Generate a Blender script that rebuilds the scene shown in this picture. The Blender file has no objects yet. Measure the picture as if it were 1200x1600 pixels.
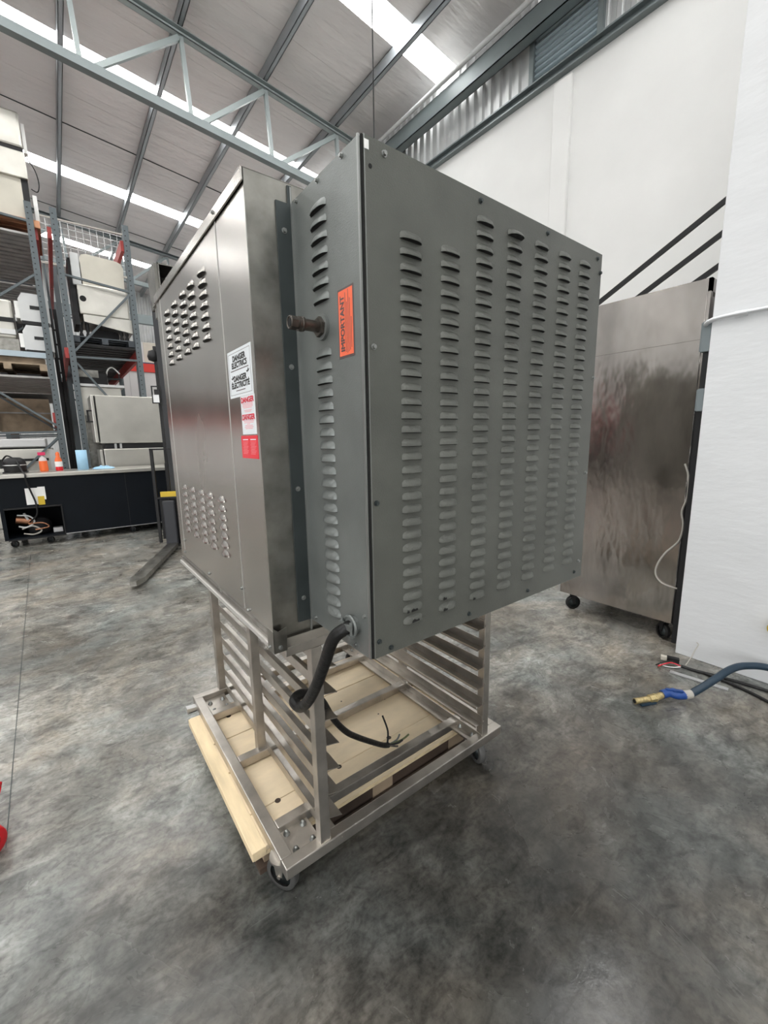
import bpy, bmesh, math, random
from mathutils import Vector, Matrix
random.seed(7)
R = math.radians
sc = bpy.context.scene
COL = sc.collection

# ------------------------------------------------------------ camera
cam_d = bpy.data.cameras.new('camera'); cam = bpy.data.objects.new('camera', cam_d); COL.objects.link(cam)
pitch, roll, yaw = R(-10.02), R(-0.9745), R(-37.3325)
fwd = Vector((math.sin(-yaw)*math.cos(pitch), math.cos(yaw)*math.cos(pitch), math.sin(pitch)))
right = Vector((math.cos(yaw), math.sin(yaw), 0)); upv = right.cross(fwd)
RR = right*math.cos(roll)+upv*math.sin(roll); UU = -right*math.sin(roll)+upv*math.cos(roll)
m = Matrix((RR, UU, -fwd)).transposed().to_4x4(); m.translation = Vector((-0.4818, -0.6832, 1.2987))
cam.matrix_world = m
cam_d.sensor_fit = 'VERTICAL'; cam_d.sensor_height = 36.0; cam_d.lens = 656.4/1600*36.0
cam_d.clip_start = 0.02; cam_d.clip_end = 100
sc.camera = cam
# ------------------------------------------------------------ world, lights, exposure
sc.view_settings.view_transform = 'Standard'; sc.view_settings.look = 'None'
sc.view_settings.gamma = 1; sc.view_settings.use_curve_mapping = False
sc.view_settings.exposure = 0.0
SKYLIGHT = 17.0
w = bpy.data.worlds.new('world'); sc.world = w; w.use_nodes = True
w.node_tree.nodes['Background'].inputs[0].default_value = (1, .99, .97, 1)
w.node_tree.nodes['Background'].inputs[1].default_value = 0.6
def area(name, loc, target, sx, sy, power, col=(1, 1, 1)):
    d = bpy.data.lights.new(name, 'AREA'); d.shape = 'RECTANGLE'; d.size = sx; d.size_y = sy; d.energy = power; d.color = col
    o = bpy.data.objects.new(name, d); COL.objects.link(o); o.location = loc
    o.rotation_euler = (Vector(target)-Vector(loc)).to_track_quat('-Z', 'Y').to_euler(); return o
area('rear_fill_light', (-5.0, -8.6, 2.6), (-4.0, 2, 1.5), 5.0, 4.6, 150, (1, 1, 1))      # added soft fill light behind the camera, no known door there
area('left_fill_light', (-11.6, -3.6, 2.6), (0, 0, 1.4), 6.0, 4.4, 520, (1, 1, 1))           # added fill light from the left, the wall has no opening

# ------------------------------------------------------------ materials
def mat(name, col, rough=.5, metal=0., bump=0., bscale=40., var=0., vscale=3., stretch=(1, 1, 1), spec=.5, emit=None, estr=1., rvar=0., dist=.01):
    M = bpy.data.materials.new(name); M.use_nodes = True; nt = M.node_tree; N = nt.nodes; L = nt.links
    b = N['Principled BSDF']; b.inputs['Roughness'].default_value = rough; b.inputs['Metallic'].default_value = metal
    b.inputs['Base Color'].default_value = (*col, 1); b.inputs['Specular IOR Level'].default_value = spec
    if emit: b.inputs['Emission Color'].default_value = (*emit, 1); b.inputs['Emission Strength'].default_value = estr
    if bump or var or rvar:
        tc = N.new('ShaderNodeTexCoord'); mp = N.new('ShaderNodeMapping'); L.new(tc.outputs['Object'], mp.inputs[0]); mp.inputs['Scale'].default_value = stretch
    if bump:
        n = N.new('ShaderNodeTexNoise'); n.inputs['Scale'].default_value = bscale; n.inputs['Detail'].default_value = 3; L.new(mp.outputs[0], n.inputs[0])
        bp = N.new('ShaderNodeBump'); bp.inputs['Strength'].default_value = bump; bp.inputs['Distance'].default_value = dist
        L.new(n.outputs[0], bp.inputs['Height']); L.new(bp.outputs[0], b.inputs['Normal'])
    if var:
        n = N.new('ShaderNodeTexNoise'); n.inputs['Scale'].default_value = vscale; n.inputs['Detail'].default_value = 6; L.new(mp.outputs[0], n.inputs[0])
        r = N.new('ShaderNodeValToRGB'); r.color_ramp.elements[0].position = .3; r.color_ramp.elements[1].position = .7
        r.color_ramp.elements[0].color = (*[c*(1-var) for c in col], 1); r.color_ramp.elements[1].color = (*[min(1, c*(1+var)) for c in col], 1)
        L.new(n.outputs[0], r.inputs[0]); L.new(r.outputs[0], b.inputs['Base Color'])
    if rvar:
        n = N.new('ShaderNodeTexNoise'); n.inputs['Scale'].default_value = vscale*.7; n.inputs['Detail'].default_value = 5; L.new(mp.outputs[0], n.inputs[0])
        q = N.new('ShaderNodeMapRange'); q.inputs['From Min'].default_value = .3; q.inputs['From Max'].default_value = .7
        q.inputs['To Min'].default_value = max(.03, rough-rvar); q.inputs['To Max'].default_value = rough+rvar
        L.new(n.outputs[0], q.inputs[0]); L.new(q.outputs[0], b.inputs['Roughness'])
    return M
STEEL = mat('brushed_stainless', (.53, .505, .475), .25, 1., bump=.05, bscale=5, var=.05, vscale=4, stretch=(2, 1.2, .7), rvar=.03, dist=.02)
STEELB = mat('stained_stainless', (.28, .272, .25), .36, 1., bump=.15, bscale=9, var=.3, vscale=14, rvar=.1)
STEELC = mat('worn_cabinet_stainless', (.50, .465, .44), .19, 1., bump=.5, bscale=5, var=.22, vscale=4, stretch=(1, 1.2, .5), rvar=.07, dist=.02)
STEELL = mat('pale_stainless', (.56, .545, .50), .36, .85, bump=.1, bscale=8, var=.08, vscale=4, rvar=.05)
RACKS = mat('rack_stainless', (.50, .47, .43), .36, .95, bump=.1, bscale=30, var=.2, vscale=12, rvar=.08)
EDGE = mat('bright_steel_edge', (.72, .71, .69), .5, .8)
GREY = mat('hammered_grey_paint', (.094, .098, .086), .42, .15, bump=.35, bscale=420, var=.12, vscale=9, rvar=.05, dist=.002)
GREYS = mat('grey_paint_lit', (.165, .178, .172), .36, .3, bump=.25, bscale=380, var=.14, vscale=7, rvar=.06, dist=.002)  # same grey paint with the light from the left put into its colour
GREYD = mat('dark_grey_flange', (.045, .055, .056), .4, .4, var=.2, vscale=8)
BLACK = mat('black_void', (.006, .006, .006), .8)
DARK = mat('dark_metal', (.018, .018, .019), .5, .2, spec=.35)
RUBBER = mat('black_rubber', (.010, .010, .010), .42, spec=.35, bump=.2, bscale=60)
SCREW = mat('screw_metal', (.30, .31, .30), .35, .8)
BRASSY = mat('old_pipe', (.085, .075, .065), .35, .7, var=.5, vscale=60)
WHITEW = mat('white_painted_masonry', (.80, .80, .785), .6, bump=.25, bscale=3, var=.03, vscale=1.5, dist=.02)
PILLW = mat('pillar_white_paint', (.70, .715, .73), .55, bump=.35, bscale=14, var=.03, vscale=3, stretch=(1, 1, 3), dist=.004)
BLUEG = mat('blue_grey_steel_paint', (.185, .215, .22), .4, .2, var=.06, vscale=3)
BLUEL = mat('pale_truss_paint', (.36, .41, .41), .4, .1, var=.06, vscale=3)
PURL = mat('galvanised_purlin', (.36, .39, .41), .38, .55, var=.1, vscale=2)
FOIL = mat('roof_foil', (.80, .765, .755), .38, .2, bump=1.0, bscale=2.2, var=.05, vscale=.8, stretch=(.5, 2.2, 1), dist=.05)
CLAD = mat('cladding', (.55, .56, .56), .4, .3)
LOUV = mat('louvre_blue_grey', (.42, .50, .54), .35, .3)
SKY = mat('skylight_sheet', (.9, .9, .9), .5, emit=(1, 1, .985), estr=SKYLIGHT)
POST = mat('rack_post_paint', (.105, .125, .135), .5, .2, var=.08, vscale=3)
RED = mat('rack_beam_red', (.38, .045, .04), .5, var=.15, vscale=4)
ORNG = mat('rack_beam_orange', (.62, .16, .08), .5, var=.12, vscale=4)
REDB = mat('bright_red_fascia', (.75, .045, .03), .4)
SLAT = mat('deck_slats', (.36, .35, .34), .5, .3, var=.25, vscale=5)
PLYW = mat('pallet_timber', (.80, .65, .42), .6, var=.16, vscale=4, stretch=(6, 1, 4), bump=.15, bscale=18)
PLY2 = mat('pallet_deck_ply', (.82, .68, .48), .6, var=.14, vscale=5, stretch=(1, 2.5, 1), bump=.1, bscale=20)
WOODD = mat('dark_stained_timber', (.055, .037, .027), .7, var=.4, vscale=6)
WOODB = mat('old_timber', (.30, .23, .16), .7, var=.35, vscale=5)
BENCHB = mat('black_bench_panel', (.003, .005, .008), .6, spec=.18, var=.2, vscale=3)
COPPER = mat('copper_pipe', (.45, .22, .13), .35, .9)
ALU = mat('aluminium', (.6, .6, .6), .4, .8)
CREAM = mat('cream_insulation', (.60, .57, .49), .6, var=.06, vscale=4)
WHITEP = mat('white_enamel', (.62, .63, .63), .35, var=.05, vscale=5)
LBLUE = mat('pale_blue_paper', (.36, .60, .80), .7, bump=.3, bscale=40)
ORP = mat('orange_plastic', (.85, .16, .04), .35)
REDP = mat('red_plastic', (.62, .01, .02), .3)
YELP = mat('yellow_plastic', (.62, .43, .03), .5)
CLEAR = mat('cloudy_plastic', (.6, .55, .55), .3)
PAPER = mat('white_paper', (.85, .85, .83), .6)
LABELW = mat('white_label', (.78, .82, .85), .4)
LABELO = mat('orange_label', (.86, .16, .075), .5)
LABELR = mat('red_label', (.80, .02, .04), .3)
INKB = mat('black_ink', (.02, .02, .02), .5)
INKD = mat('dark_grey_ink', (.11, .08, .08), .5)
INKR = mat('red_ink', (.70, .03, .06), .5)
INKP = mat('pink_fine_print', (.85, .42, .45), .5)
HOSE = mat('blue_hose_rubber', (.012, .032, .055), .45)
VALB = mat('blue_valve_paint', (.01, .055, .24), .35)
BRASS = mat('yellow_brass', (.55, .44, .22), .35, .7, var=.4, vscale=60)
JBOX = mat('junction_box_grey', (.17, .20, .21), .5)
GALV = mat('galvanised_conduit', (.66, .68, .70), .4, .5)
TYRE = mat('grey_caster_rubber', (.07, .07, .068), .5)
GREYC = mat('pale_grey_flex', (.42, .40, .36), .5)
COLDW = mat('cold_room_panel', (.74, .73, .73), .45, var=.03, vscale=3)

def floor_material():
    M = bpy.data.materials.new('polished_concrete'); M.use_nodes = True; nt = M.node_tree; N = nt.nodes; L = nt.links; b = N['Principled BSDF']
    tc = N.new('ShaderNodeTexCoord')
    def noise(scale, det, sx=1, sy=1, dst=0., rz=0., off=(0, 0, 0)):
        mp = N.new('ShaderNodeMapping'); mp.inputs['Scale'].default_value = (sx, sy, 1); mp.inputs['Rotation'].default_value = (0, 0, rz); mp.inputs['Location'].default_value = off
        L.new(tc.outputs['Object'], mp.inputs[0])
        n = N.new('ShaderNodeTexNoise'); n.inputs['Scale'].default_value = scale; n.inputs['Detail'].default_value = det; n.inputs['Distortion'].default_value = dst; n.inputs['Roughness'].default_value = .62
        L.new(mp.outputs[0], n.inputs[0]); return n.outputs[0]
    def ramp(src, stops):
        r = N.new('ShaderNodeValToRGB'); e = r.color_ramp.elements
        while len(e) < len(stops): e.new(.5)
        for i, (p, c) in enumerate(stops): e[i].position = p; e[i].color = (c, c, c, 1) if isinstance(c, float) else (*c, 1)
        L.new(src, r.inputs[0]); return r.outputs[0]
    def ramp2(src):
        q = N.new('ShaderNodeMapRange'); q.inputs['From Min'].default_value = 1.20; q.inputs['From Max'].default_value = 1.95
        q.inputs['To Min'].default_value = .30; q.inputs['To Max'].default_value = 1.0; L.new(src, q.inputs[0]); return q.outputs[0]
    def mixc(kind, a, c, f):
        x = N.new('ShaderNodeMix'); x.data_type = 'RGBA'; x.blend_type = kind
        if isinstance(f, float): x.inputs[0].default_value = f
        else: L.new(f, x.inputs[0])
        for s, v in ((6, a), (7, c)):
            if isinstance(v, tuple): x.inputs[s].default_value = (*v, 1)
            else: L.new(v, x.inputs[s])
        return x.outputs[2]
    big = noise(.85, 6, dst=.8, off=(3.1, 1.7, 0))
    base = ramp(big, [(.30, (.135, .131, .118)), (.50, (.245, .239, .219)), (.70, (.41, .398, .368))])
    mid = ramp(noise(4.2, 8, dst=1.2), [(.34, .55), (.5, .95), (.68, 1.32)])
    c = mixc('MULTIPLY', base, mid, 1.0)
    stain = ramp(noise(2.1, 7, dst=1.5, off=(7, 2, 0)), [(.52, 1.), (.66, .62)])
    c = mixc('MULTIPLY', c, stain, .8)
    pale = ramp(noise(3.0, 5, sx=.5, sy=2, dst=1.5, rz=.5, off=(1, 9, 0)), [(.58, 0.), (.72, 1.)])
    c = mixc('MIX', c, (.42, .40, .37), mixc('MULTIPLY', pale, (.45, .45, .45), 1.0))
    spk = ramp(noise(60, 3), [(.30, .62), (.5, 1.0), (.72, 1.2)])
    c = mixc('MULTIPLY', c, spk, .8)
    fin = ramp(noise(17, 7, sx=.7, sy=1.3, dst=1.0, rz=.6, off=(2, 5, 0)), [(.36, .55), (.5, 1.0), (.66, 1.3)])
    c = mixc('MULTIPLY', c, fin, .75)
    hue = ramp(noise(1.5, 5, dst=1., off=(5, 8, 0)), [(.36, (1.06, .985, .90)), (.52, (1., 1., .985)), (.64, (.93, 1.0, 1.02))])
    c = mixc('MULTIPLY', c, hue, 1.0)
    crk = ramp(noise(3.2, 3, dst=2.5, off=(3, 3, 0)), [(.493, 1.0), (.498, .72), (.503, 1.0)])
    c = mixc('MULTIPLY', c, crk, .35)
    # trowel scratches
    sc1 = ramp(noise(9, 2, sx=.35, sy=9, rz=.45), [(.70, 0.), (.74, .5), (.78, 0.)])
    c = mixc('MIX', c, (.5, .5, .48), mixc('MULTIPLY', sc1, (.5, .5, .5), 1.0))
    # large patch in front of the rack: dirt plus shade painted into the floor colour
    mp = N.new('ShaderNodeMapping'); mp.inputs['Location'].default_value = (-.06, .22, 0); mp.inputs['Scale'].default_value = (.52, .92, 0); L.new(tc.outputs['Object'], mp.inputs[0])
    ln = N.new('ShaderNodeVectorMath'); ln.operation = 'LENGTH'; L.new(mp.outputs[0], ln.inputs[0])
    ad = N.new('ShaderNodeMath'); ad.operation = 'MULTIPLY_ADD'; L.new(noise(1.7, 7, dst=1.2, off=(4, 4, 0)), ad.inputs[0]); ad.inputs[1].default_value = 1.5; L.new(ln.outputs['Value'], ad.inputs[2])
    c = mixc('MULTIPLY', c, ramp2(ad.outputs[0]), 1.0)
    L.new(c, b.inputs['Base Color'])
    rr = ramp(noise(2.4, 6, dst=1.), [(.3, .10), (.7, .36)]); L.new(rr, b.inputs['Roughness'])
    bp = N.new('ShaderNodeBump'); bp.inputs['Strength'].default_value = .10; bp.inputs['Distance'].default_value = .006
    L.new(noise(22, 7), bp.inputs['Height']); L.new(bp.outputs[0], b.inputs['Normal'])
    return M
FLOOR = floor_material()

# ------------------------------------------------------------ mesh helpers
ORG = {}
class MB:
    def __init__(s): s.v = []; s.f = []; s.m = []; s.s = []
    def add(s, vs, fs, mi=0, sm=False):
        o = len(s.v); s.v += [Vector(x) for x in vs]
        for f in fs: s.f.append([o+i for i in f]); s.m.append(mi); s.s.append(sm)
        return s
    def box(s, x0, y0, z0, x1, y1, z1, mi=0):
        return s.add([(x0, y0, z0), (x1, y0, z0), (x1, y1, z0), (x0, y1, z0), (x0, y0, z1), (x1, y0, z1), (x1, y1, z1), (x0, y1, z1)],
              [(0, 3, 2, 1), (4, 5, 6, 7), (0, 1, 5, 4), (1, 2, 6, 5), (2, 3, 7, 6), (3, 0, 4, 7)], mi)
    def bar(s, p, q, wa, wb, up=(0, 0, 1), mi=0):
        p = Vector(p); q = Vector(q); d = (q-p).normalized(); u = Vector(up)
        a = d.cross(u)
        if a.length < 1e-3: a = d.cross(Vector((1, 0, 0)))
        a.normalize(); c = a.cross(d).normalized()
        vs = []
        for o in (p, q):
            for i, j in ((-1, -1), (1, -1), (1, 1), (-1, 1)): vs.append(o+a*(wa/2*i)+c*(wb/2*j))
        return s.add(vs, [(0, 1, 2, 3), (7, 6, 5, 4), (0, 4, 5, 1), (1, 5, 6, 2), (2, 6, 7, 3), (3, 7, 4, 0)], mi)
    def cyl(s, p, q, r, n=16, r2=None, mi=0, sm=True, cap=True):
        p = Vector(p); q = Vector(q); r2 = r if r2 is None else r2; d = (q-p).normalized()
        a = d.orthogonal().normalized(); c = d.cross(a); vs = []
        for o, rr in ((p, r), (q, r2)):
            for i in range(n):
                t = 2*math.pi*i/n; vs.append(o+a*math.cos(t)*rr+c*math.sin(t)*rr)
        s.add(vs, [(i, (i+1) % n, n+(i+1) % n, n+i) for i in range(n)], mi, sm)
        if cap: s.add(vs, [tuple(range(n))[::-1], tuple(range(n, 2*n))], mi)
        return s
    def lathe(s, c, prof, n=20, axis=(0, 0, 1), mi=0):
        c = Vector(c); d = Vector(axis).normalized(); a = d.orthogonal().normalized(); b = d.cross(a); vs = []
        for r, h in prof:
            for i in range(n):
                t = 2*math.pi*i/n; vs.append(c+d*h+(a*math.cos(t)+b*math.sin(t))*max(r, 1e-4))
        fs = [(k*n+i, k*n+(i+1) % n, (k+1)*n+(i+1) % n, (k+1)*n+i) for k in range(len(prof)-1) for i in range(n)]
        return s.add(vs, fs, mi, True)
    def ring(s, c, axis, R0, r, n=28, k=8, mi=0):
        return s.lathe(c, [(R0+r*math.cos(2*math.pi*j/k), r*math.sin(2*math.pi*j/k)) for j in range(k+1)], n, axis, mi)
    def tube(s, pts, r, n=10, mi=0, sub=6):
        P = smooth(pts, sub) if sub > 1 else [Vector(p) for p in pts]
        vs = []; prev = None
        for i, p in enumerate(P):
            d = (P[min(i+1, len(P)-1)]-P[max(i-1, 0)]).normalized()
            a = d.orthogonal() if prev is None else prev-d*prev.dot(d)
            a.normalize(); prev = a; b = d.cross(a)
            for j in range(n):
                t = 2*math.pi*j/n; vs.append(p+(a*math.cos(t)+b*math.sin(t))*r)
        fs = [(i*n+j, i*n+(j+1) % n, (i+1)*n+(j+1) % n, (i+1)*n+j) for i in range(len(P)-1) for j in range(n)]
        s.add(vs, fs, mi, True)
        s.add(vs[:n], [tuple(range(n))[::-1]], mi); s.add(vs[-n:], [tuple(range(n))], mi); return s
    def prism(s, poly, O, A, B, Nn, t, mi=0):
        O, A, B, Nn = map(Vector, (O, A, B, Nn)); n = len(poly)
        vs = [O+A*x+B*y for x, y in poly]+[O+A*x+B*y+Nn*t for x, y in poly]
        return s.add(vs, [tuple(range(n)), tuple(range(2*n-1, n-1, -1))]+[(i, (i+1) % n, n+(i+1) % n, n+i) for i in range(n)], mi)
    def louver(s, O, A, B, Nn, wd, h, d, mi=0, md=1, nu=12, nv=4):
        """pressed louvre: O is the left end of the lip, A along it, B up, Nn outwards"""
        O, A, B, Nn = map(Vector, (O, A, B, Nn)); vs = []
        for j in range(nv+1):
            v = j/nv
            for i in range(nu+1):
                u = i/nu; e = min(1, (math.sin(math.pi*u)+1e-6)**.45*1.05)
                hh = h*(.55+.45*e)
                off = d*e*math.cos(v*math.pi/2)
                vs.append(O+A*(wd*u)+B*(hh*v)+Nn*(off+.0004))
        fs = [(j*(nu+1)+i, j*(nu+1)+i+1, (j+1)*(nu+1)+i+1, (j+1)*(nu+1)+i) for j in range(nv) for i in range(nu)]
        s.add(vs, fs, mi, True)
        lo = []
        for i in range(nu+1):
            u = i/nu; e = min(1, (math.sin(math.pi*u)+1e-6)**.45*1.05)
            lo.append(O+A*(wd*u)+B*.0002+Nn*(d*e*.82))
        for i in range(nu+1): lo.append(O+A*(wd*i/nu)-B*.0012+Nn*.0006)
        s.add(lo, [(i, i+1, nu+2+i, nu+1+i) for i in range(nu)], md)
        return s
    def build(s, name, mats, parent=None, bevel=0., kind=None, label=None):
        o0 = ORG.get(parent.name, Vector()) if parent else Vector()
        me = bpy.data.meshes.new(name); me.from_pydata([v-o0 for v in s.v], [], s.f)
        for M in (mats if isinstance(mats, (list, tuple)) else [mats]): me.materials.append(M)
        me.polygons.foreach_set('material_index', s.m); me.polygons.foreach_set('use_smooth', s.s); me.update()
        o = bpy.data.objects.new(name, me); COL.objects.link(o)
        if parent: o.parent = parent; ORG[o.name] = o0
        if bevel:
            b = o.modifiers.new('bevel', 'BEVEL'); b.width = bevel; b.segments = 2; b.limit_method = 'ANGLE'; b.angle_limit = R(40)
        if kind: o['kind'] = kind
        if label: o['label'] = label
        return o
def smooth(pts, sub):
    P = [Vector(p) for p in pts]; out = []
    for i in range(len(P)-1):
        a = P[max(i-1, 0)]; b = P[i]; c = P[i+1]; d = P[min(i+2, len(P)-1)]
        for k in range(sub):
            t = k/sub
            out.append(.5*((2*b)+(c-a)*t+(2*a-5*b+4*c-d)*t*t+(3*b-a-3*c+d)*t**3))
    out.append(P[-1]); return out
def thing(name, label, cat, loc=(0, 0, 0), group=None, rotz=None):
    o = bpy.data.objects.new(name, None); COL.objects.link(o); o.location = loc; o.empty_display_size = .1
    ORG[o.name] = Vector(loc)
    if rotz is not None: o.rotation_euler = (0, 0, rotz); ORG[o.name] = Vector()      # parts given in its own frame
    o['label'] = label; o['category'] = cat
    if group: o['group'] = group
    return o
def tag(o, label, cat, group=None):
    o['label'] = label; o['category'] = cat
    if group: o['group'] = group
    return o
def bx(name, d, M, parent=None, bevel=0., kind=None, label=None): return MB().box(*d).build(name, M, parent, bevel, kind, label)
def cp(o, parent, delta=(0, 0, 0)):
    c = o.copy(); COL.objects.link(c); c.parent = parent; c.location = o.location+Vector(delta); ORG[c.name] = ORG.get(o.name, Vector()); return c
def text(name, body, size, O, A, B, Nn, M, parent, bold=.0, sx=1., align='CENTER', t=.0005):
    cu = bpy.data.curves.new(name+'_curve', 'FONT'); cu.body = body; cu.size = size; cu.align_x = align; cu.resolution_u = 3
    tmp = bpy.data.objects.new('tmp', cu); COL.objects.link(tmp)
    bpy.context.view_layer.update()
    me = bpy.data.meshes.new_from_object(tmp.evaluated_get(bpy.context.evaluated_depsgraph_get())); bpy.data.objects.remove(tmp)
    O, A, B, Nn = map(Vector, (O, A, B, Nn)); o0 = ORG.get(parent.name, Vector())
    base = [tuple(v.co) for v in me.vertices]; fcs = [tuple(p.vertices) for p in me.polygons]; bpy.data.meshes.remove(me)
    vs = []; fs = []; b = bold*size
    for k, (dx, dy) in enumerate(((0, 0), (b, 0), (-b, 0), (0, b), (0, -b), (b*.7, b*.7), (-b*.7, -b*.7), (b*.7, -b*.7), (-b*.7, b*.7)) if bold else ((0, 0),)):
        n0 = len(vs); vs += [O+A*((x+dx)*sx)+B*(y+dy)+Nn*(t+k*.00002)-o0 for x, y, z in base]; fs += [tuple(n0+i for i in f) for f in fcs]
    me = bpy.data.meshes.new(name); me.from_pydata(vs, [], fs); me.materials.append(M); me.update()
    o = bpy.data.objects.new(name, me); COL.objects.link(o); o.parent = parent; ORG[o.name] = o0; return o

# ============================================================ SETTING
RX = 5.5
def roofz(x): return 7.3+.115*(5.5-x)
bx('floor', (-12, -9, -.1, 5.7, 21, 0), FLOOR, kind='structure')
# roof: foil sheets between skylight strips (roof slopes down to the right wall)
sky = [(-7.25, -6.8), (-3.15, -2.7), (.95, 1.4), (4.95, 5.40), (8.92, 9.32), (13.02, 13.50), (17.50, 17.95)]
mb = MB(); ys = [-9]+[q for p in sky for q in p]+[21]
def rsheet(mb, y0, y1, x0=-12, x1=5.5, dz=0, t=.03, mi=0):
    return mb.add([(x0, y0, roofz(x0)+dz), (x1, y0, roofz(x1)+dz), (x1, y1, roofz(x1)+dz), (x0, y1, roofz(x0)+dz),
            (x0, y0, roofz(x0)+dz+t), (x1, y0, roofz(x1)+dz+t), (x1, y1, roofz(x1)+dz+t), (x0, y1, roofz(x0)+dz+t)],
            [(0, 1, 2, 3), (7, 6, 5, 4), (0, 4, 5, 1), (1, 5, 6, 2), (2, 6, 7, 3), (3, 7, 4, 0)], mi)
for i in range(0, len(ys), 2): rsheet(mb, ys[i], ys[i+1])
for y in (11.28, 15.4): rsheet(mb, y-.012, y+.012, dz=-.012, t=.01, mi=1)          # foil lap joints
for y in (6.4, 7.9, 10.3, 12.2, 14.3, 2.3, 7.25, 3.2): rsheet(mb, y-.006, y+.006, dz=-.004, t=.003, mi=0)
mb.build('ceiling', [FOIL, GREYD], kind='structure')
for i, (a, b) in enumerate(sky):
    rsheet(MB(), a, b).build('window_%d' % (i+1), SKY, kind='structure')
# right wall of painted masonry with a pilaster
mb = MB(); mb.box(RX, -9, 0, RX+.2, 21, 6.08)
mb.box(RX-.06, 2.86, 0, RX+.01, 3.12, 5.98)
mb.build('wall_right', WHITEW, kind='structure', bevel=.015)
mb = MB(); mb.box(RX-.02, -9, 6.04, RX+.2, 21, 6.17); mb.box(RX-.09, -9, 6.04, RX-.02, 21, 6.06); mb.box(RX-.09, -9, 6.15, RX-.02, 21, 6.17)
mb.build('trim_1', BLUEG, kind='structure')
# ribbed cladding above
def ribs(mb, y0, y1, z0, z1, x, pitch=.17, d=.035):
    y = y0; pr = []
    while y < y1: pr += [(y, 0), (y+pitch*.35, 0), (y+pitch*.5, d), (y+pitch*.85, d)]; y += pitch
    vs = [(x-o, yy, z0) for yy, o in pr]+[(x-o, yy, z1) for yy, o in pr]; n = len(pr)
    return mb.add(vs, [(i, i+1, n+i+1, n+i) for i in range(n-1)])
mb = MB(); ribs(mb, -9, 2.55, 6.15, 7.35, RX+.06); ribs(mb, 3.5, 21, 6.15, 7.35, RX+.06)
mb.build('wall_right_upper', CLAD, kind='structure')
mb = MB()
for k in range(9):
    z = 6.19+k*.075; mb.bar((RX+.03, 2.55, z+.03), (RX+.03, 3.5, z+.03), .055, .05, up=(.5, 0, 1))
mb.box(RX+.08, 2.55, 6.15, RX+.1, 3.5, 6.95, 1)
f = mb.build('window_8', [LOUV, SKY if False else LOUV], kind='structure')
mb = MB(); mb.box(RX-.04, 2.50, 6.15, RX+.09, 2.57, 6.95); mb.box(RX-.04, 3.47, 6.15, RX+.09, 3.54, 6.95)
mb.build('trim_2', BLUEG, kind='structure')
# pillar on the right, near the camera
bx('wall_pillar', (2.308, -2.6, 0, 2.95, .12, 6.9), PILLW, kind='structure', bevel=.004)
mb = MB(); 
def ribsx(mb, x0, x1, z0, z1, y, pitch=.22, d=.04):
    x = x0; pr = []
    while x < x1: pr += [(x, 0), (x+pitch*.35, 0), (x+pitch*.5, d), (x+pitch*.85, d)]; x += pitch
    n = len(pr); return mb.add([(xx, y-o, z0) for xx, o in pr]+[(xx, y-o, z1) for xx, o in pr], [(i, i+1, n+i+1, n+i) for i in range(n-1)])
ribsx(mb, -12, 5.6, 0, 9.3, 20.9); mb.build('wall_far', WHITEP, kind='structure')
bx('reflection_backing', (-12, 20.80, 0, -1.6, 20.86, 3.4), WOODD, kind='structure')  # dark panel added out of view to darken the oven steel's reflection
bx('wall_left', (-12.1, -9, 0, -12, 21, 9.4), CLAD, kind='structure')
bx('reflection_band', (-12, -.5, 1.7, -11.96, 21, 2.3), RED, kind='structure'); bx('reflection_dado', (-12, -.5, 0, -11.97, 21, 1.7), DARK, kind='structure')  # unseen red band and dark dado, added for reflections in the stainless steel
bx('wall_near', (-12, -9.1, 0, 5.6, -9, 9.4), CLAD, kind='structure')
mb = MB(); mb.add([(-.905, 6.2, .0008), (-.902, 6.2, .0008), (-.771, 1, .0008), (-.774, 1, .0008)], [(0, 1, 2, 3)])
mb.build('trim_3', GREYD, kind='structure')

# eave girder, pipe along it
def channel(mb, p, q, wd, h, t=.012, mi=0):   # C section lying along p-q: web and two flanges (wd sideways, h high)
    p = Vector(p); q = Vector(q); d = (q-p).normalized(); a = d.cross(Vector((0, 0, 1))).normalized(); u = a.cross(d)
    mb.bar(p-a*(wd/2-t/2), q-a*(wd/2-t/2), t, h, up=u, mi=mi)
    mb.bar(p+u*(h/2-t/2), q+u*(h/2-t/2), wd, t, up=u, mi=mi); mb.bar(p-u*(h/2-t/2), q-u*(h/2-t/2), wd, t, up=u, mi=mi)
    mb.bar(p+a*(wd/2-t/2)-u*(h/2-.02), q+a*(wd/2-t/2)-u*(h/2-.02), t, .04, up=u, mi=mi)
    return mb
mb = MB(); channel(mb, (5.32, -9, 6.78), (5.32, 21, 6.78), .16, .26)
tag(mb.build('eave_girder', BLUEG), 'blue-grey steel eave girder running along the top of the right wall', 'girder')
tag(MB().cyl((5.18, -9, 6.97), (5.18, 21, 6.97), .035).build('eave_pipe', WHITEP), 'thin white pipe running along the eave girder under the roof', 'pipe')
ordn = ['nearest to the right wall', 'second from the right wall', 'third from the right wall', 'fourth from the right wall', 'fifth from the right wall']
for i, x in enumerate((4.52, 3.10, 1.76, .33, -1.05)):
    mb = MB(); z = roofz(x)-.095; channel(mb, (x, -9, z), (x, 21, z), .075, .18, .01)
    tag(mb.build('roof_purlin', PURL), 'grey steel roof purlin running lengthwise, %s' % ordn[i], 'purlin', 'lengthwise roof purlins')
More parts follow.
